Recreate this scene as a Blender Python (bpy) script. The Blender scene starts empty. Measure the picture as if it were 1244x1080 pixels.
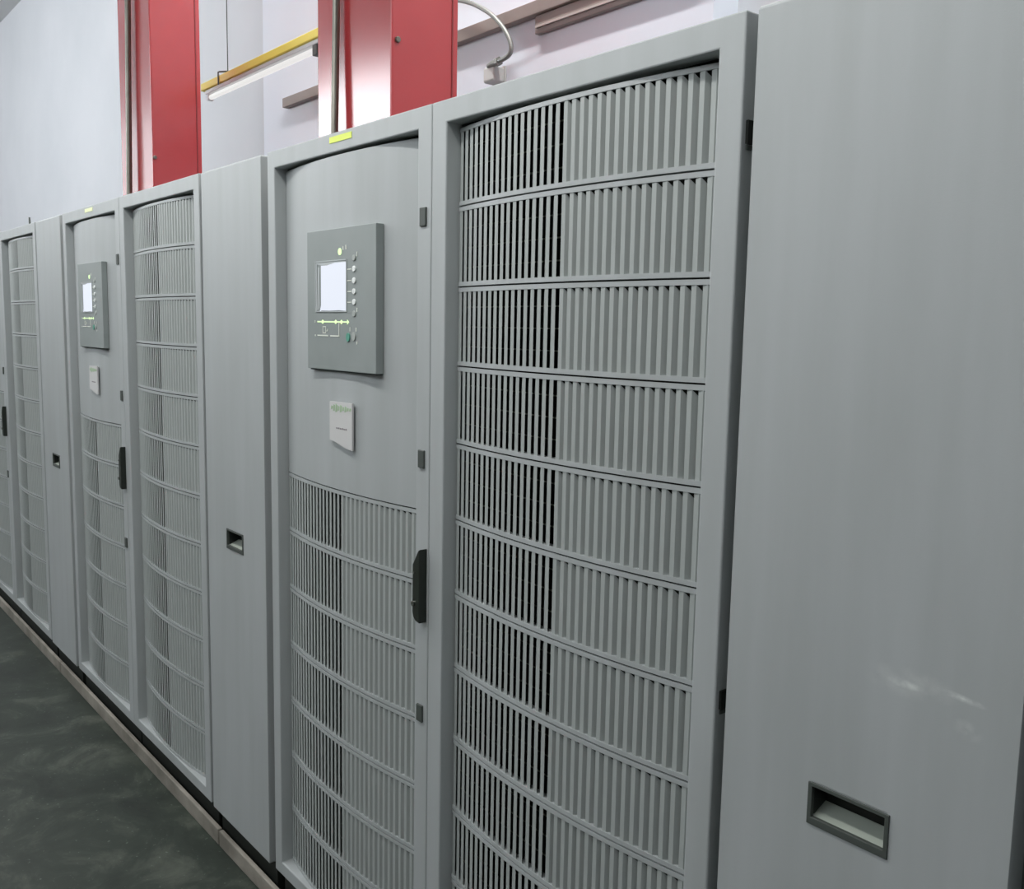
import bpy, math, random
from mathutils import Matrix, Vector
random.seed(7)
scene = bpy.context.scene
COL = scene.collection

# ------------------------------------------------------------------ camera
cam_d = bpy.data.cameras.new('camera')
cam_d.sensor_fit = 'HORIZONTAL'
cam_d.sensor_width = 36.0
cam_d.lens = 36.0 * 1161.03 / 1244.0
cam_d.clip_start = 0.02
cam = bpy.data.objects.new('camera', cam_d)
COL.objects.link(cam)
r_ = Vector((0.62943542, 0.77682609, 0.01876907))
u_ = Vector((-0.10600193, 0.06191123, 0.99243669))
d_ = Vector((-0.7697887, 0.62666437, -0.12131418))
cam.matrix_world = Matrix((
    (r_.x, u_.x, -d_.x, 3.97933),
    (r_.y, u_.y, -d_.y, -0.99606),
    (r_.z, u_.z, -d_.z, 1.48093),
    (0, 0, 0, 1)))
scene.camera = cam

# ------------------------------------------------------------------ world, exposure
world = bpy.data.worlds.new('world')
scene.world = world
world.use_nodes = True
world.node_tree.nodes['Background'].inputs[0].default_value = (0.8, 0.88, 1.0, 1)
world.node_tree.nodes['Background'].inputs[1].default_value = 1.0
vs = scene.view_settings
vs.view_transform = 'Standard'
vs.look = 'None'
vs.exposure = 0.0
vs.gamma = 1.0
vs.use_curve_mapping = False

PANE_GLOW = [12.0, 2.6, 2.6, 4.2]  # glow of the unseen front-wall panes, each tuned as a light source
AISLE_POWER = [8.0, 8.0, 8.0, 10.0, 13.0, 16.5]
REAR_FILL_POWER = [4.0, 4.0, 85.0, 100.0]
# aisle lamps hang in a line in front of the cabinets, rear lamps added behind to brighten the wall
AISLE_LAMPS = [(-6.2, -0.75, 2.75), (-4.4, -0.75, 2.75), (-2.6, -0.75, 2.75), (-0.8, -0.75, 2.75), (1.0, -0.75, 2.75), (2.8, -0.75, 2.75)]
REAR_FILL_LAMPS = [(-5.4, 1.2, 5.25), (-2.6, 1.2, 5.25), (0.2, 1.2, 5.25), (3.0, 1.2, 5.25)]
AISLE_LIGHTS = []
for (lx, ly, lz), lw in zip(AISLE_LAMPS + REAR_FILL_LAMPS, AISLE_POWER + REAR_FILL_POWER):
    ld = bpy.data.lights.new('tube_light', 'AREA')
    ld.shape = 'RECTANGLE'
    ld.size = 1.5
    ld.size_y = 0.10
    ld.energy = lw
    ld.color = (1.0, 0.985, 0.96)
    lo = bpy.data.objects.new('tube_light', ld)
    COL.objects.link(lo)
    lo.location = (lx, ly, lz)
    AISLE_LIGHTS.append(lo)

# ------------------------------------------------------------------ materials
def srgb(r, g, b):
    def f(c):
        c /= 255.0
        return c / 12.92 if c <= 0.04045 else ((c + 0.055) / 1.055) ** 2.4
    return (f(r), f(g), f(b), 1.0)

def new_mat(name):
    m = bpy.data.materials.new(name)
    m.use_nodes = True
    nt = m.node_tree
    return m, nt, nt.nodes['Principled BSDF']

def plain(name, col, rough=0.5, metal=0.0, spec=0.5, coat=0.0):
    m, nt, b = new_mat(name)
    b.inputs['Base Color'].default_value = col
    b.inputs['Roughness'].default_value = rough
    b.inputs['Metallic'].default_value = metal
    b.inputs['Specular IOR Level'].default_value = spec
    b.inputs['Coat Weight'].default_value = coat
    return m

def emit(name, col, strength):
    m, nt, b = new_mat(name)
    b.inputs['Base Color'].default_value = (0.02, 0.02, 0.02, 1)
    b.inputs['Emission Color'].default_value = col
    b.inputs['Emission Strength'].default_value = strength
    return m

def mottled(name, c0, c1, scale=(3, 3, 3), rough=(0.4, 0.55), bump=0.0, bump_scale=200.0,
            detail=6.0, lo=0.35, hi=0.65, spec=0.5):
    m, nt, b = new_mat(name)
    N, Lk = nt.nodes, nt.links
    tc = N.new('ShaderNodeTexCoord')
    mp = N.new('ShaderNodeMapping'); mp.inputs['Scale'].default_value = scale
    Lk.new(tc.outputs['Object'], mp.inputs['Vector'])
    nz = N.new('ShaderNodeTexNoise'); nz.inputs['Scale'].default_value = 1.0
    nz.inputs['Detail'].default_value = detail
    Lk.new(mp.outputs[0], nz.inputs['Vector'])
    cr = N.new('ShaderNodeValToRGB')
    cr.color_ramp.elements[0].position = lo; cr.color_ramp.elements[0].color = c0
    cr.color_ramp.elements[1].position = hi; cr.color_ramp.elements[1].color = c1
    Lk.new(nz.outputs['Fac'], cr.inputs[0])
    Lk.new(cr.outputs[0], b.inputs['Base Color'])
    mr = N.new('ShaderNodeMapRange')
    mr.inputs['To Min'].default_value = rough[0]; mr.inputs['To Max'].default_value = rough[1]
    Lk.new(nz.outputs['Fac'], mr.inputs['Value'])
    Lk.new(mr.outputs[0], b.inputs['Roughness'])
    b.inputs['Specular IOR Level'].default_value = spec
    if bump > 0:
        n2 = N.new('ShaderNodeTexNoise'); n2.inputs['Scale'].default_value = bump_scale
        Lk.new(tc.outputs['Object'], n2.inputs['Vector'])
        bp = N.new('ShaderNodeBump'); bp.inputs['Strength'].default_value = bump
        bp.inputs['Distance'].default_value = 0.002
        Lk.new(n2.outputs['Fac'], bp.inputs['Height'])
        Lk.new(bp.outputs[0], b.inputs['Normal'])
    return m

M = {}
M['paint'] = mottled('grey_paint', srgb(167, 172, 172), srgb(175, 180, 181), (14, 14, 1.6), (0.42, 0.55), 0.05, 500.0)
M['slat'] = plain('slat_grey', srgb(165, 171, 169), 0.5)
M['interior'] = mottled('dark_interior', (0.006, 0.008, 0.004, 1), (0.016, 0.020, 0.011, 1), (9, 9, 9), (0.7, 0.9))
M['shell'] = plain('cabinet_shell', srgb(120, 127, 124), 0.6)
M['inner_shell'] = plain('cabinet_liner', srgb(48, 54, 46), 0.7)
M['base'] = plain('plinth_black', srgb(34, 38, 32), 0.7)
M['wire'] = plain('wire_grey', srgb(150, 156, 140), 0.5)
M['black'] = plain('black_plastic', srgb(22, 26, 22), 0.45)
M['charcoal'] = plain('charcoal_plastic', srgb(74, 80, 76), 0.5)
M['handle'] = plain('handle_black', srgb(34, 40, 34), 0.38)
M['chrome'] = plain('chrome', srgb(190, 192, 185), 0.25, 1.0)
M['display'] = mottled('display_grey', srgb(140, 148, 146), srgb(147, 154, 153), (9, 9, 9), (0.4, 0.5))
M['display_shade_edge'] = plain('display_shade_edge', srgb(62, 70, 66), 0.5)
M['bezel'] = plain('bezel_silver', srgb(188, 194, 195), 0.35)
M['screen'] = emit('screen_white', srgb(232, 238, 250), 0.95)
M['led_green'] = emit('led_green', srgb(225, 255, 190), 1.2)
M['led_white'] = emit('led_white', srgb(240, 255, 240), 0.9)
M['mark'] = plain('white_print', srgb(232, 236, 226), 0.6)
M['button'] = plain('button_white', srgb(236, 240, 238), 0.35)
M['button_grey'] = plain('button_grey', srgb(172, 178, 174), 0.35)
M['button_green'] = plain('button_green', srgb(90, 160, 140), 0.4)
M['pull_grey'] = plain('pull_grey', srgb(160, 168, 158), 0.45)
M['paper'] = plain('paper_white', srgb(202, 202, 201), 0.8)
M['paper_green'] = plain('paper_green_print', srgb(160, 186, 152), 0.8)
M['paper_grey'] = plain('paper_grey_print', srgb(140, 134, 138), 0.8)
M['tag_yellow'] = plain('tag_yellow', srgb(228, 243, 110), 0.6)
M['tag_pale'] = plain('tag_pale', srgb(245, 250, 200), 0.6)
M['wall'] = mottled('white_wall', srgb(214, 216, 220), srgb(222, 223, 227), (0.8, 0.8, 0.8), (0.6, 0.75), 0.05, 60.0)
M['wall_bay'] = mottled('white_bay', srgb(230, 236, 246), srgb(236, 241, 250), (0.8, 0.8, 0.8), (0.55, 0.7), 0.05, 60.0)
M['wall_grey'] = mottled('grey_wall', srgb(150, 152, 150), srgb(160, 162, 160), (0.8, 0.8, 0.8), (0.6, 0.75))
M['ceiling'] = plain('ceiling_white', srgb(205, 205, 205), 0.8)
M['beige'] = mottled('duct_brown', srgb(148, 137, 132), srgb(158, 147, 141), (4, 4, 4), (0.5, 0.6))
M['beige_pale'] = plain('duct_highlight', srgb(190, 180, 175), 0.5)
M['steel'] = mottled('galvanised_steel', srgb(112, 108, 100), srgb(142, 140, 130), (30, 30, 6), (0.28, 0.42))
M['steel'].node_tree.nodes['Principled BSDF'].inputs['Metallic'].default_value = 0.75
M['flex'] = plain('flex_grey', srgb(150, 154, 150), 0.4, 0.4)
M['box_white'] = plain('box_white', srgb(206, 208, 205), 0.5)
M['yellow'] = plain('lamp_yellow', srgb(255, 234, 110), 0.5)
M['tube'] = emit('lamp_tube', (1.0, 0.99, 0.97, 1), 0.8)
M['lamp_white'] = plain('lamp_white', srgb(225, 226, 228), 0.4)
M['concrete'] = mottled('curb_concrete', srgb(118, 114, 105), srgb(156, 151, 141), (7, 9, 9), (0.7, 0.85), 0.25, 90.0)
for k, w in enumerate(PANE_GLOW):
    M['pane_%d' % k] = emit('glow_pane', (0.92, 0.965, 1.0, 1), w)

# floor: dark green-grey worn concrete with pale scuffs
m, nt, b = new_mat('dark_floor')
N, Lk = nt.nodes, nt.links
tc = N.new('ShaderNodeTexCoord')
n1 = N.new('ShaderNodeTexNoise'); n1.inputs['Scale'].default_value = 4.2; n1.inputs['Detail'].default_value = 12
n1.inputs['Roughness'].default_value = 0.68; n1.inputs['Distortion'].default_value = 0.6
Lk.new(tc.outputs['Object'], n1.inputs['Vector'])
cr = N.new('ShaderNodeValToRGB')
e = cr.color_ramp.elements
e[0].position = 0.36; e[0].color = srgb(28, 36, 30)
e[1].position = 0.70; e[1].color = srgb(84, 89, 80)
mid = cr.color_ramp.elements.new(0.53); mid.color = srgb(44, 53, 45)
Lk.new(n1.outputs['Fac'], cr.inputs[0])
n2 = N.new('ShaderNodeTexNoise'); n2.inputs['Scale'].default_value = 70; n2.inputs['Detail'].default_value = 3
Lk.new(tc.outputs['Object'], n2.inputs['Vector'])
c2 = N.new('ShaderNodeValToRGB')
c2.color_ramp.elements[0].position = 0.66; c2.color_ramp.elements[0].color = (0, 0, 0, 1)
c2.color_ramp.elements[1].position = 0.72; c2.color_ramp.elements[1].color = (1, 1, 1, 1)
Lk.new(n2.outputs['Fac'], c2.inputs[0])
mx = N.new('ShaderNodeMix'); mx.data_type = 'RGBA'
mul = N.new('ShaderNodeMath'); mul.operation = 'MULTIPLY'
Lk.new(c2.outputs[0], mul.inputs[0]); Lk.new(n1.outputs['Fac'], mul.inputs[1])
Lk.new(mul.outputs[0], mx.inputs[0])
Lk.new(cr.outputs[0], mx.inputs[6]); mx.inputs[7].default_value = srgb(112, 120, 112)
Lk.new(mx.outputs[2], b.inputs['Base Color'])
b.inputs['Roughness'].default_value = 0.48
bp = N.new('ShaderNodeBump'); bp.inputs['Strength'].default_value = 0.25; bp.inputs['Distance'].default_value = 0.004
Lk.new(n1.outputs['Fac'], bp.inputs['Height']); Lk.new(bp.outputs[0], b.inputs['Normal'])
M['floor'] = m

# glossy red enamel of the columns
m = mottled('red_enamel', srgb(183, 58, 62), srgb(191, 63, 67), (3, 3, 3), (0.20, 0.24))
b = m.node_tree.nodes['Principled BSDF']
b.inputs['Coat Weight'].default_value = 0.6
b.inputs['Coat Roughness'].default_value = 0.15
M['red'] = m
M['red_trim'] = plain('red_trim', srgb(140, 50, 52), 0.4)

# grey paint with a pale scratch streak, for the big plain door (door-local coordinates)
def scuffed_paint():
    m = M['paint'].copy(); m.name = 'grey_paint_scuffed'
    nt = m.node_tree; N, Lk = nt.nodes, nt.links
    b = N['Principled BSDF']
    src = b.inputs['Base Color'].links[0].from_socket
    tc = N.new('ShaderNodeTexCoord')
    masks = []
    def streak(cx, cz, ang, length, width, amount, nscale):
        mp = N.new('ShaderNodeMapping'); mp.vector_type = 'TEXTURE'
        mp.inputs['Location'].default_value = (cx, 0, cz)
        mp.inputs['Rotation'].default_value = (0, ang, 0)
        mp.inputs['Scale'].default_value = (length, 1, width)
        Lk.new(tc.outputs['Object'], mp.inputs['Vector'])
        sp = N.new('ShaderNodeSeparateXYZ'); Lk.new(mp.outputs[0], sp.inputs[0])
        cm = N.new('ShaderNodeCombineXYZ'); Lk.new(sp.outputs[0], cm.inputs[0]); Lk.new(sp.outputs[2], cm.inputs[1])
        ln = N.new('ShaderNodeVectorMath'); ln.operation = 'LENGTH'; Lk.new(cm.outputs[0], ln.inputs[0])
        mr = N.new('ShaderNodeMapRange')
        mr.inputs['From Min'].default_value = 1.0; mr.inputs['From Max'].default_value = 0.0
        Lk.new(ln.outputs['Value'], mr.inputs['Value'])
        nz = N.new('ShaderNodeTexNoise'); nz.inputs['Scale'].default_value = nscale; nz.inputs['Detail'].default_value = 3
        Lk.new(tc.outputs['Object'], nz.inputs['Vector'])
        cr = N.new('ShaderNodeMapRange'); cr.inputs['From Min'].default_value = 0.38; cr.inputs['From Max'].default_value = 0.62
        Lk.new(nz.outputs['Fac'], cr.inputs['Value'])
        mu = N.new('ShaderNodeMath'); mu.operation = 'MULTIPLY'; Lk.new(mr.outputs[0], mu.inputs[0]); Lk.new(cr.outputs[0], mu.inputs[1])
        m2 = N.new('ShaderNodeMath'); m2.operation = 'MULTIPLY'; Lk.new(mu.outputs[0], m2.inputs[0]); m2.inputs[1].default_value = amount
        masks.append(m2.outputs[0])
    streak(0.245, 1.093, 0.02, 0.022, 0.0055, 0.9, 60)
    streak(0.310, 1.097, 0.10, 0.030, 0.0045, 0.9, 60)
    streak(0.250, 1.095, 0.0, 0.06, 0.020, 0.35, 45)
    streak(0.318, 1.064, 0.3, 0.018, 0.012, 0.35, 60)
    cur = masks[0]
    for k in masks[1:]:
        a = N.new('ShaderNodeMath'); a.operation = 'ADD'; a.use_clamp = True
        Lk.new(cur, a.inputs[0]); Lk.new(k, a.inputs[1]); cur = a.outputs[0]
    mx = N.new('ShaderNodeMix'); mx.data_type = 'RGBA'
    Lk.new(cur, mx.inputs[0]); Lk.new(src, mx.inputs[6]); mx.inputs[7].default_value = srgb(225, 230, 226)
    Lk.new(mx.outputs[2], b.inputs['Base Color'])
    return m
M['paint_scuffed'] = scuffed_paint()

# ------------------------------------------------------------------ mesh helpers
class MB:
    def __init__(s):
        s.v = []; s.f = []
    def add(s, vs_, fs):
        o = len(s.v)
        s.v += [tuple(a) for a in vs_]
        s.f += [tuple(i + o for i in f) for f in fs]
        return s
    def box(s, x0, x1, y0, y1, z0, z1):
        return s.add([(x0, y0, z0), (x1, y0, z0), (x1, y1, z0), (x0, y1, z0),
                      (x0, y0, z1), (x1, y0, z1), (x1, y1, z1), (x0, y1, z1)],
                     [(3, 2, 1, 0), (4, 5, 6, 7), (0, 1, 5, 4), (1, 2, 6, 5), (2, 3, 7, 6), (3, 0, 4, 7)])
    def ring(s, X0, X1, Z0, Z1, x0, x1, z0, z1, y0, y1):
        # rectangular plate (XZ) with a rectangular hole, thickness y0..y1
        P = []
        for y in (y0, y1):
            P += [(X0, y, Z0), (X1, y, Z0), (X1, y, Z1), (X0, y, Z1),
                  (x0, y, z0), (x1, y, z0), (x1, y, z1), (x0, y, z1)]
        F = []
        for i in range(4):
            j = (i + 1) % 4
            F.append((i, j, 4 + j, 4 + i))
            F.append((8 + j, 8 + i, 12 + i, 12 + j))
            F.append((j, i, 8 + i, 8 + j))
            F.append((4 + i, 4 + j, 12 + j, 12 + i))
        return s.add(P, F)
    def prism_y(s, pts, y0, y1):
        n = len(pts)
        P = [(x, y0, z) for x, z in pts] + [(x, y1, z) for x, z in pts]
        F = [tuple(range(n)), tuple(range(2 * n - 1, n - 1, -1))]
        for i in range(n):
            j = (i + 1) % n
            F.append((j, i, n + i, n + j))
        return s.add(P, F)
    def disc_y(s, cx, cz, rx, rz, y0, y1, n=14):
        pts = [(cx + rx * math.cos(2 * math.pi * i / n), cz + rz * math.sin(2 * math.pi * i / n)) for i in range(n)]
        return s.prism_y(pts, y0, y1)
    def tube(s, pts, r, n=10, caps=True):
        pts = [Vector(p) for p in pts]
        rs = r if isinstance(r, (list, tuple)) else [r] * len(pts)
        o = len(s.v); prev = None
        for i, p in enumerate(pts):
            a = pts[max(i - 1, 0)]; c = pts[min(i + 1, len(pts) - 1)]
            t = (c - a).normalized()
            if prev is None:
                up = Vector((0, 0, 1)) if abs(t.z) < 0.9 else Vector((1, 0, 0))
            else:
                up = prev
            x = (up - t * up.dot(t)).normalized(); y = t.cross(x); prev = x
            for k in range(n):
                w = 2 * math.pi * k / n
                s.v.append(tuple(p + (x * math.cos(w) + y * math.sin(w)) * rs[i]))
        for i in range(len(pts) - 1):
            for k in range(n):
                k2 = (k + 1) % n
                s.f.append((o + i * n + k, o + i * n + k2, o + (i + 1) * n + k2, o + (i + 1) * n + k))
        if caps:
            s.f.append(tuple(o + k for k in range(n - 1, -1, -1)))
            e_ = o + (len(pts) - 1) * n
            s.f.append(tuple(e_ + k for k in range(n)))
        return s
    def mesh(s, name, mat, smooth=False):
        me = bpy.data.meshes.new(name)
        me.from_pydata(s.v, [], s.f)
        me.validate(); me.update()
        import bmesh
        bm = bmesh.new(); bm.from_mesh(me)
        bmesh.ops.recalc_face_normals(bm, faces=bm.faces)
        bm.to_mesh(me); bm.free()
        if smooth:
            for p_ in me.polygons: p_.use_smooth = True
            me.set_sharp_from_angle(angle=math.radians(40))
        if mat is not None:
            me.materials.append(M[mat] if isinstance(mat, str) else mat)
        return me

def link(name, me, parent=None, loc=(0, 0, 0), bevel=0.0, seg=2):
    o = bpy.data.objects.new(name, me)
    COL.objects.link(o)
    o.location = loc
    if parent is not None:
        o.parent = parent
    if bevel > 0:
        md = o.modifiers.new('bevel', 'BEVEL')
        md.width = bevel; md.segments = seg; md.limit_method = 'ANGLE'; md.angle_limit = math.radians(40)
        md.harden_normals = False
    return o

def build(name, mb, mat, parent=None, loc=(0, 0, 0), bevel=0.0, smooth=False, seg=2):
    return link(name, mb.mesh(name, mat, smooth), parent, loc, bevel, seg)

def empty(name, loc):
    o = bpy.data.objects.new(name, None)
    COL.objects.link(o); o.location = loc; o.empty_display_size = 0.1
    return o

def tag(o, label, cat, group=None):
    o['label'] = label; o['category'] = cat
    if group: o['group'] = group
    return o

def struct(o):
    o['kind'] = 'structure'
    return o

# ------------------------------------------------------------------ room
XL, XR, YF, YB, ZC = -18.0, 7.0, -3.5, 2.2, 5.6
struct(build('floor', MB().box(XL, XR, YF, YB, -0.1, 0.0), 'floor'))
struct(build('ceiling', MB().box(XL, XR, YF, YB, ZC, ZC + 0.1), 'ceiling'))
struct(build('wall_back', MB().box(XL, XR, YB, YB + 0.15, 0, ZC), 'wall'))
struct(build('wall_left', MB().box(XL - 0.15, XL, YF, YB, 0, ZC), 'wall'))
struct(build('wall_right', MB().box(XR, XR + 0.15, YF, YB, 0, ZC), 'wall'))
# proud bay of the back wall behind the nearer units
struct(build('wall_bay', MB().box(-2.64, 1.429, 2.05, YB, 0, ZC), 'wall_bay'))

# front wall (opposite the cabinets, behind the camera) with unseen windows, all but the first added for light
WIN = [(-9.3, -5.4, 3.0, 4.62), (-17.8, -10.6, 2.6, 5.4), (-4.6, -0.8, 3.0, 4.62), (0.0, 3.8, 3.0, 4.62)]
wf = MB()
xs = [XL]
for w in sorted(WIN): xs += [w[0], w[1]]
xs.append(XR)
for i in range(0, len(xs), 2):
    wf.box(xs[i], xs[i + 1], YF - 0.15, YF, 0, ZC)
for w in WIN:
    wf.box(w[0], w[1], YF - 0.15, YF, 0, w[2]); wf.box(w[0], w[1], YF - 0.15, YF, w[3], ZC)
struct(build('wall_front', wf, 'wall_grey'))
for k, w in enumerate(WIN):
    fr = MB().ring(w[0], w[1], w[2], w[3], w[0] + .04, w[1] - .04, w[2] + .04, w[3] - .04, YF - .10, YF - .02)
    o = struct(build('unseen_window_%d' % (k + 1), fr, 'lamp_white'))
    build('pane', MB().box(w[0] + .04, w[1] - .04, YF - .075, YF - .065, w[2] + .04, w[3] - .04), 'pane_%d' % k, o)

# curb the cabinets stand on, in cast lengths
cuts = [-2.75, -1.95, -0.22, 1.477, 3.2, 4.9]
for k in range(len(cuts) - 1):
    o = struct(build('trim_%d' % (k + 1), MB().box(cuts[k] + .003, cuts[k + 1] - .003, -.009, .004, 0, .048 - .001 * (k % 2)), 'concrete', bevel=.003))

# ------------------------------------------------------------------ cabinet dimensions
P = 1.7937          # one repeat of control, grille and plain cabinet
G, SEAM, E_, PL = 0.0356, 0.7192, 1.4047, 1.4219
TOP, BOT, BOTP = 1.876, 0.096, 0.0897
ZO, ZOB = 1.8364, 0.1291
ROWS = 12
PITCH = (ZO - ZOB) / ROWS
OW = 0.600          # opening width
YE, YM = 0.030, 0.003
NS = 34
SP = OW / NS
FT = 0.035          # door thickness
BACK = 0.85

def yc(u):
    return YE + (YM - YE) * (1 - ((u - OW / 2) / (OW / 2)) ** 2)

def curved_strip(mb, u0, u1, z0, z1, dfront, depth, n=18):
    o = len(mb.v)
    for i in range(n + 1):
        u = u0 + (u1 - u0) * i / n
        y = yc(u) + dfront
        mb.v += [(u, y, z0), (u, y, z1), (u, y + depth, z1), (u, y + depth, z0)]
    for i in range(n):
        a = o + 4 * i; c = a + 4
        for k in range(4):
            k2 = (k + 1) % 4
            mb.f.append((a + k, c + k, c + k2, a + k2))
    mb.f.append((o, o + 1, o + 2, o + 3))
    q = o + 4 * n
    mb.f.append((q + 3, q + 2, q + 1, q))

# one grille row (local z from 0 at its bottom to PITCH), shared by all rows
RG, RH = 0.0014, 0.0075
mb = MB()
curved_strip(mb, 0.001, OW - 0.001, RG, RG + RH, -0.001, 0.014)
curved_strip(mb, 0.001, OW - 0.001, PITCH - RG - RH, PITCH - RG, -0.001, 0.004)
ME_ROW = mb.mesh('grille_row', 'paint')
SW, SD = 0.0084, 0.013
def slat_verts(shift):
    z0, z1 = RG + RH - .0005, PITCH - RG - RH + .0005
    return [(-SW / 2, 0, z0), (SW / 2, 0, z0), (SW / 2 + shift, SD, z0), (-SW / 2 + shift, SD, z0),
            (-SW / 2, 0, z1), (SW / 2, 0, z1), (SW / 2 + shift, SD, z1 - .016), (-SW / 2 + shift, SD, z1 - .016)]
BOXF = [(3, 2, 1, 0), (4, 5, 6, 7), (0, 1, 5, 4), (1, 2, 6, 5), (2, 3, 7, 6), (3, 0, 4, 7)]
SHL, SHR = -0.0170, 0.0110
ME_SL = MB().add(slat_verts(SHL), BOXF).mesh('slat', 'slat')
ME_SR = MB().add(slat_verts(SHR), BOXF).mesh('slat', 'slat')
def slat_u(i): return (i + 0.5) * SP
mb = MB()
for i in range(NS):
    u = slat_u(i)
    mb.add([(x + u, y + yc(u), z) for x, y, z in slat_verts(SHL if i < NS // 2 else SHR)], BOXF)
ME_SLATS = mb.mesh('slats', 'slat')

def grille(thing, x0, rows, single):
    """rows: indices counted from the top; the first `single` of them get one object per slat"""
    for n, r in enumerate(rows):
        z = ZO - (r + 1) * PITCH
        row = link('grille_row', ME_ROW, thing, (x0, 0, z))
        if r == 0:
            row.scale.z = (PITCH - .0055) / PITCH
        if n < single:
            for i in range(NS):
                u = slat_u(i)
                link('slat', ME_SL if i < NS // 2 else ME_SR, row, (u, yc(u), 0))
        else:
            s_ = link('slats', ME_SLATS, row)
            s_['kind'] = 'stuff'

WIRE_CACHE = {}
def wire_mesh(thing, x0, rows):
    key = tuple(rows)
    if key not in WIRE_CACHE:
        mb = MB()
        for r in rows:
            z = ZO - (r + 1) * PITCH
            for k in (1, 2, 3):
                zz = z + PITCH * k / 4
                curved_strip(mb, 0.0, OW, zz - .0012, zz + .0012, 0.019, 0.0015, 10)
        WIRE_CACHE[key] = mb.mesh('wire_mesh', 'wire')
    o = link('wire_mesh', WIRE_CACHE[key], thing, (x0, 0, 0))
    o['kind'] = 'stuff'
    return o

def shell(thing, w):
    mb = MB().ring(0.001, w - .001, BOT, TOP - .006, 0.012, w - .012, BOT + .012, TOP - .018, FT + .001, BACK)
    mb.box(0.001, w - .001, BACK, BACK + .004, BOT, TOP - .006)
    build('body', mb, 'shell', thing)
    build('back_screen', MB().box(.012, w - .012, .085, .09, BOT + .012, TOP - .018), 'interior', thing)
    build('plinth', MB().box(.004, w - .004, .024, BACK, 0, BOT), 'base', thing)

def door_frame(thing, w, x0):
    mb = MB().ring(0, w, BOT, TOP, x0, x0 + OW, ZOB, ZO, 0, FT)
    return build('door_frame', mb, 'paint', thing, bevel=.0025)

# ---- control cabinet parts
PANEL_Z0 = ZO - 5 * PITCH
mb = MB()
curved_strip(mb, 0.001, OW - .001, PANEL_Z0 + .0014, ZO - .0065, -0.001, 0.003, 28)
ME_PANEL = mb.mesh('upper_panel', 'paint', True)

def flat(mb, x0, x1, z0, z1, y=-.0223, t=.0006):
    return mb.box(x0, x1, y - t, y, z0, z1)

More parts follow.
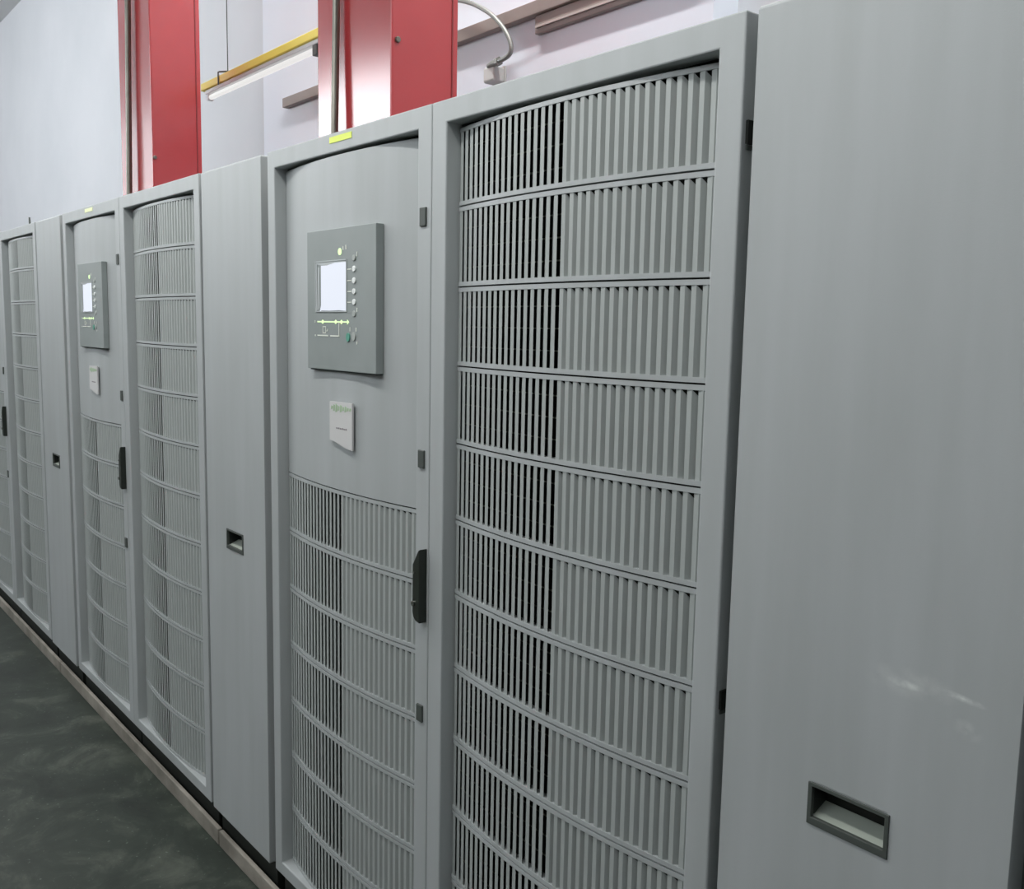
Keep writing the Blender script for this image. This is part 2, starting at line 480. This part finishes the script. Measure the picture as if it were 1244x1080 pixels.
def make_control(loc, label, detail, tag_mat, single, group=None):
    t = empty('control_cabinet', loc)
    tag(t, label, 'cabinet', group)
    w = SEAM - G - .0015
    x0 = 0.0378
    shell(t, w)
    door_frame(t, w, x0)
    link('upper_panel', ME_PANEL, t, (x0, 0, 0))
    grille(t, x0, range(5, 12), single)
    wire_mesh(t, x0, range(5, 12))
    # raised control display
    DX = -.0240
    d = build('control_display', MB().box(.2385, .5285, -.022, -.004, 1.384, 1.679), 'display', t, (DX, .0135, 0), bevel=.0012)
    d['label'] = 'dark grey control panel with white screen and buttons'
    build('display_shade_back', MB().box(.242 + DX, .5235 + DX, -.003, .020, 1.381, 1.6765), 'display_shade_edge', t)  # dark backing stands in for the shadow line around the display
    # screen and its silver bezel
    bz = MB()
    bz.add([(.2790, -.0228, 1.6135), (.4135, -.0228, 1.6105), (.4135, -.0228, 1.6050), (.3040, -.0228, 1.6050),
            (.2850, -.0228, 1.6080)], [(0, 4, 3, 2, 1)])
    bz.add([(.2790, -.0228, 1.6135), (.2850, -.0228, 1.6080), (.2870, -.0228, 1.512), (.2800, -.0228, 1.507)], [(0, 3, 2, 1)])
    bz.add([(.2890, -.0228, 1.603), (.2965, -.0228, 1.600), (.2975, -.0228, 1.516), (.290, -.0228, 1.509)], [(0, 3, 2, 1)])
    bz.ring(.2783, .4135, 1.5066, 1.6141, .2800, .4128, 1.5084, 1.6120, -.0238, -.0215)
    build('bezel', bz, 'bezel', d)
    sc = MB().prism_y([(.3040, 1.5100), (.2985, 1.5085), (.3040, 1.5210), (.3040, 1.6045), (.3330, 1.6045), (.3650, 1.6085), (.4124, 1.6085), (.4124, 1.5090), (.380, 1.5105), (.340, 1.5095)], -.0234, -.0215)
    build('screen', sc, 'screen', d)
    build('status_light', MB().disc_y(.3856, 1.6304, .0062, .0072, -.0238, -.0215), 'led_green', d)
    for k, z in enumerate((1.6154, 1.5935, 1.5700, 1.5480, 1.5268, 1.5030)):
        build('button', MB().disc_y(.4446, z, .0068, .0062, -.0245, -.0215),
              'button_grey' if k in (0, 5) else 'button', d, bevel=.0008)
    build('green_button', MB().disc_y(.4203, 1.4549, .0072, .0090, -.0245, -.0215), 'button_green', d)
    build('grey_button', MB().disc_y(.4436, 1.4570, .0072, .0090, -.0245, -.0215), 'button_grey', d)
    pr = MB()
    for z in (1.5934, 1.5703, 1.5482, 1.5263):
        flat(pr, .4165, .4325, z - .001, z + .001)
    flat(pr, .3980, .4004, 1.633, 1.641); flat(pr, .4096, .4124, 1.634, 1.643)
    flat(pr, .4545, .4565, 1.618, 1.627); flat(pr, .4540, .4570, 1.507, 1.515)
    flat(pr, .4262, .4282, 1.467, 1.476); flat(pr, .4505, .4535, 1.467, 1.475); flat(pr, .4535, .4567, 1.441, 1.447)
    flat(pr, .2740, .2780, 1.4545, 1.4582); flat(pr, .2745, .2765, 1.484, 1.489)
    flat(pr, .2860, .3340, 1.4553, 1.4579); flat(pr, .3430, .3835, 1.4553, 1.4579); flat(pr, .3800, .3825, 1.4553, 1.4840)
    pr.ring(.3100, .3240, 1.4615, 1.4765, .3115, .3222, 1.4632, 1.4748, -.0229, -.0223)
    pr.prism_y([(.327, 1.4655), (.331, 1.4655), (.333, 1.470), (.3315, 1.472), (.3295, 1.468), (.327, 1.4675)], -.0229, -.0223)
    build('printed_symbols', pr, 'mark', d)
    fl = MB()
    flat(fl, .2860, .4200, 1.4847, 1.4873)
    for cx in (.3100, .3673, .3915):
        fl.prism_y([(cx - .007, 1.486), (cx, 1.4815), (cx + .007, 1.486), (cx, 1.4905)], -.0232, -.0223)
    fl.prism_y([(.416, 1.481), (.4235, 1.486), (.416, 1.491)], -.0232, -.0223)
    build('mimic_lights', fl, 'led_green', d)
    # paper notice
    yp = -.0052
    pp = MB().prism_y([(.3087, 1.2335), (.3250, 1.2325), (.3414, 1.2290), (.3734, 1.2222), (.3890, 1.2200), (.4046, 1.2187), (.4049, 1.3180), (.3090, 1.3165)], yp - .0006, yp + .004)
    n = build('paper_notice', pp, 'paper', t)
    n['label'] = 'white paper notice with green heading'
    g1 = MB()
    for k in range(9):
        a = .3150 + k * .0098
        hgt = 1.7 * (.006, .011, .014, .008, .012, .007, .010, .006, .005)[k]
        g1.prism_y([(a, 1.3040 - hgt * .4), (a + .007, 1.3048 - hgt * .35), (a + .0085, 1.3048 + hgt * .25), (a + .002, 1.3040 + hgt * .4)], yp - .0010, yp - .0005)
    build('green_writing', g1, 'paper_green', n)
    g2 = MB()
    for k in range(6):
        a = .3380 + k * .0078
        g2.prism_y([(a, 1.2600), (a + .0058, 1.2595), (a + .0058, 1.2625 + .001 * (k % 2)), (a, 1.2630)], yp - .0010, yp - .0005)
    build('grey_writing', g2, 'paper_grey', n)
    # yellow tag on the top edge of the door
    tg = build('adhesive_tag', MB().box(.3040, .3960, -.0012, .001, 1.8555, 1.8680), tag_mat, t)
    tg['label'] = 'small bright yellow adhesive tag'
    # catches on the right stile
    for z in (1.679, 1.232, .733):
        c_ = MB().box(.6490, .6690, -.004, .002, z - .017, z + .017)
        build('catch', c_, 'charcoal', t, bevel=.0015)
    # lever handle
    hx = .6535
    hb = MB()
    out = [(hx, .938), (hx + .003, .928), (hx + .009, .922), (hx + .024, .919), (hx + .024, 1.063), (hx + .019, 1.060), (hx, 1.030)]
    hb.prism_y(out, -.017, 0.001)
    h = build('lever_handle', hb, 'handle', t, bevel=.0018)
    h['label'] = 'black lever handle with keyhole'
    hs = MB().add([(hx + .001, -.0178, 1.029), (hx + .018, -.0178, 1.057), (hx + .018, -.0178, 1.034), (hx + .001, -.0178, 1.018)], [(0, 1, 2, 3)])
    build('lock_cylinder', MB().disc_y(hx + .006, .9550, .0046, .0052, -.0205, -.016), 'chrome', h)
    build('handle_glint', MB().disc_y(hx + .0075, 1.0160, .0030, .0022, -.0195, -.016), 'chrome', h)  # small highlight on the lever, built as a chrome disc
    return t

def make_grille(loc, label, single):
    t = empty('grille_cabinet', loc)
    tag(t, label, 'cabinet')
    w = E_ - SEAM
    x0 = 0.0441
    shell(t, w)
    door_frame(t, w, x0)
    grille(t, x0, range(12), single)
    wire_mesh(t, x0, range(12))
    for z0, z1 in ((1.716, 1.745), (.974, 1.000)):
        hg = build('hinge', MB().box(w - .002, w + .0035, .0085, .026, z0, z1), 'black', t)
        build('hinge_plate', MB().box(w - .001, w + .0020, .0095, .026, z0 - .007, z0 - .0015), 'charcoal', hg)
    return t

def make_plain(loc, label, mat='paint'):
    t = empty('plain_cabinet', loc)
    tag(t, label, 'cabinet')
    w = P - PL
    hx0, hx1, hz0, hz1 = .1365, .2350, .8885, .9312
    d = build('door_panel', MB().ring(0, w, BOTP, TOP, hx0, hx1, hz0, hz1, 0, FT), mat, t, bevel=.0045, seg=3)
    build('body', MB().box(.001, w - .001, FT + .001, BACK, BOTP + .003, TOP - .006), 'shell', t)
    build('plinth', MB().box(.004, w - .004, .024, BACK, 0, BOTP + .003), 'base', t)
    pk = build('recessed_pull', MB().ring(.1322, .2388, .8808, .9345, hx0 + .0015, hx1 - .0015, hz0 + .002, hz1 - .0015, -.0022, .004), 'charcoal', t, bevel=.0008)
    a, b_, c_, e_ = hx0 + .0005, hx1 - .0005, hz0 + .0005, hz1 - .0005
    dp = .0335
    # hollow: shade painted black on roof, back and sides, lit floor painted paler
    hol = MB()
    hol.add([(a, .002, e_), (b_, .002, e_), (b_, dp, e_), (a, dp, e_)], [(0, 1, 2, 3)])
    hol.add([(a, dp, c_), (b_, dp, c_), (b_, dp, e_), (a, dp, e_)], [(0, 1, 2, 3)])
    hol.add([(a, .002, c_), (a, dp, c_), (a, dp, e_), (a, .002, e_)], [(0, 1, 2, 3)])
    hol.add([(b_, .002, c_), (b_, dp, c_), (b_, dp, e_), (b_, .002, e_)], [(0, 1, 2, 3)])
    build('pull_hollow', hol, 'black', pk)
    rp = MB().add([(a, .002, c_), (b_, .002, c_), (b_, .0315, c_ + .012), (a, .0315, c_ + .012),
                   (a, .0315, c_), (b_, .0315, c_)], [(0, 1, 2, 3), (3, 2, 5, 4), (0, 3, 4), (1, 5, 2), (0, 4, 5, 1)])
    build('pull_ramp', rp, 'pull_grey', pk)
    return t

# ------------------------------------------------------------------ the row of cabinets
make_control((P + G, 0, 0), 'nearest control cabinet, large white screen, yellow tag on its top edge', True, 'tag_yellow', 7)
make_grille((P + SEAM, 0, 0), 'nearest full-height slatted cabinet beside the big plain panel', 8)
make_plain((P + PL, 0, 0), 'large plain grey cabinet at the right edge with pale scratches', 'paint_scuffed')

make_control((G, 0, 0), 'farther control cabinet with a smaller screen, left of the middle slatted cabinet', True, 'tag_pale', 0)
make_grille((SEAM, 0, 0), 'middle full-height slatted cabinet in front of the farther red column', 0)
make_plain((PL, 0, 0), 'narrow plain grey cabinet left of the nearest control cabinet')

make_control((-P + G, 0, 0), 'cabinet cut off by the left edge, only its black handle side shows', True, 'tag_pale', 0)
make_grille((-P + SEAM, 0, 0), 'leftmost and farthest full-height slatted cabinet', 0)
make_plain((-P + PL, 0, 0), 'farthest and narrowest plain grey cabinet, left of the small screen')

make_control((2 * P + G, 0, 0), 'unseen cabinet past the right edge, added to shade the gap beside the scratched plain cabinet', True, 'tag_yellow', 0)  # extra cabinet out of view, placed to shade the gap

# ------------------------------------------------------------------ behind the cabinets
def make_column(x0, x1, y0, y1, label, bolt):
    t = empty('column', ((x0 + x1) / 2, (y0 + y1) / 2, 0))
    tag(t, label, 'column', 'red columns behind the cabinets')
    hw, hd = (x1 - x0) / 2, (y1 - y0) / 2
    build('shaft', MB().box(-hw, hw, -hd, hd, 0, ZC), 'red', t, bevel=.006, seg=3)
    build('corner_trim', MB().box(hw - .002, hw + .003, hd - .030, hd - .024, 0, ZC), 'red_trim', t)
    bz, by = bolt
    bm_ = MB().tube([(hw - .004, by - (y0 + y1) / 2, bz), (hw + .010, by - (y0 + y1) / 2, bz)], .011, 8)
    build('bolt', bm_, 'steel', t, bevel=.002)
    return t
make_column(.3665, .9222, .9, 1.194, 'nearer red column above the control cabinet with the yellow tag', (2.500, .925))
make_column(-2.142, -1.596, .9, 1.185, 'farther red column, left of the hanging yellow lamp', (2.394, .912))

def pipe(pts, rad, label):
    o = build('conduit_pipe', MB().tube(pts, rad, 14), 'steel', smooth=True)
    return tag(o, label, 'pipe', 'vertical conduits on the red columns')
pipe([(.566, .868, .86), (.566, .866, 2.2), (.568, .876, 2.75), (.570, .880, ZC - .002)], .0145, 'vertical steel conduit in front of the nearer red column')
pipe([(-1.925, .866, .86), (-1.908, .866, 2.2), (-1.858, .872, 3.3), (-1.850, .876, ZC - .002)], .0165, 'vertical steel conduit in front of the farther red column')

# brown wall duct
t = empty('wall_duct', (0.6, 2.05, 2.88))
tag(t, 'brown horizontal duct along the white wall behind the nearer red column', 'duct')
build('upper_channel', MB().box(-2.85, .815, -.045, -.001, .055, .117), 'beige', t, bevel=.004)
build('lower_channel', MB().box(-.215, .815, -.030, -.001, -.030, .052), 'beige', t, bevel=.004)
build('lip_highlight', MB().box(-.20, .815, -.040, -.002, -.006, .004), 'beige_pale', t)  # highlight along the flange edge, put in as a paler strip

# flexible conduit with its box
t = empty('flexible_conduit', (.09, 2.05, 2.70))
tag(t, 'grey flexible conduit bending down to a small box on the white wall', 'conduit')
pts = [(-.60, 1.99, 3.19), (-.40, 1.975, 3.175), (-.182, 1.965, 3.128), (-.048, 1.96, 3.082), (.054, 1.96, 3.031), (.135, 1.96, 2.980),
       (.213, 1.96, 2.913), (.262, 1.96, 2.856), (.284, 1.96, 2.812), (.279, 1.962, 2.781), (.245, 1.966, 2.766), (.19, 1.97, 2.762), (.13, 1.975, 2.762)]
# smooth it
def catmull(p, n=6):
    p = [Vector(a) for a in p]; out = []
    for i in range(len(p) - 1):
        a, b_, c_, d__ = p[max(i - 1, 0)], p[i], p[i + 1], p[min(i + 2, len(p) - 1)]
        for k in range(n):
            s_ = k / n
            out.append(.5 * ((2 * b_) + (c_ - a) * s_ + (2 * a - 5 * b_ + 4 * c_ - d__) * s_ ** 2 + (3 * b_ - a - 3 * c_ + d__) * s_ ** 3))
    out.append(p[-1]); return out
pts = [v - Vector((.09, 2.05, 2.70)) for v in catmull(pts, 14)]
rad = [.0105 + .0012 * (i % 2) for i in range(len(pts))]
build('flexible_hose', MB().tube(pts, rad, 10), 'flex', t, smooth=True)
build('wall_box', MB().box(-.045, .045, -.075, -.001, -.020, .055), 'box_white', t, bevel=.012, seg=3)
build('box_lid', MB().box(-.050, .050, -.010, -.0005, -.026, .060), 'box_white', t)
build('connector', MB().tube([(-.01, -.06, .058), (.03, -.072, .061), (.07, -.074, .062)], [.017, .016, .016], 12), 'flex', t, smooth=True)
build('connector_nut', MB().tube([(.068, -.074, .062), (.088, -.076, .062)], .022, 6), 'flex', t)

# hanging lamp with yellow reflector, behind the row
t = empty('hanging_lamp', (-1.2, 1.5, 2.95))
tag(t, 'hanging tube lamp with yellow housing between the two red columns', 'lamp')
rf = MB().prism_y([(-1.115, .015), (1.0, .015), (1.0, .062), (-1.115, .062)], -.035, .035)
build('yellow_housing', rf, 'yellow', t, bevel=.006)
build('lamp_body', MB().box(-1.075, 1.0, -.022, .022, -.008, .016), 'lamp_white', t, bevel=.004)
build('tube', MB().tube([(-1.03, 0, -.030), (.40, 0, -.030)], .016, 12), 'tube', t, smooth=True)
build('lamp_holder', MB().box(.40, .450, -.020, .020, -.062, .012), 'charcoal', t, bevel=.004)
build('lamp_holder', MB().box(-1.06, -1.03, -.018, .018, -.048, -.004), 'lamp_white', t, bevel=.003)
build('suspension_wire', MB().tube([(-.757, 0, .08), (-.757, 0, ZC - 2.951)], .003, 6), 'charcoal', t)
hk = MB()
hk.tube([(-.757, 0, .080), (-.800, -.036, .080), (-.812, -.040, .078)], .005, 6)
hk.tube([(-.812, -.040, .080), (-.812, -.040, .005)], .0045, 6)
build('wire_hook', hk, 'charcoal', t)

# housings of the aisle lamps and the added rear fill lamps (above the frame)
for k, ((lx, ly, lz), lo) in enumerate(zip(AISLE_LAMPS + REAR_FILL_LAMPS, AISLE_LIGHTS)):
    hb = MB().add([(-.80, -.09, .012), (.80, -.09, .012), (.80, .09, .012), (-.80, .09, .012),
                   (-.80, -.04, .07), (.80, -.04, .07), (.80, .04, .07), (-.80, .04, .07)], BOXF)
    o = build('ceiling_lamp', hb, 'lamp_white', None, (lx, ly, lz))
    tag(o, 'white tube lamp housing hung above the room out of view', 'lamp', 'tube lamps above the aisle')
    build('hanger_rod', MB().tube([(0, 0, .069), (0, 0, ZC - lz)], .006, 6), 'charcoal', o)
    lo.parent = o
    lo.location = (0, 0, 0.004)

# short stub of cable standing on the far slatted cabinet
o = build('cable_stub', MB().tube([(-.6905, .05, TOP - .008), (-.690, .05, TOP + .012), (-.694, .05, TOP + .046)], [.004, .0045, .0035], 8), 'charcoal')
tag(o, 'tiny dark cable stub on top of the leftmost slatted cabinet', 'cable')
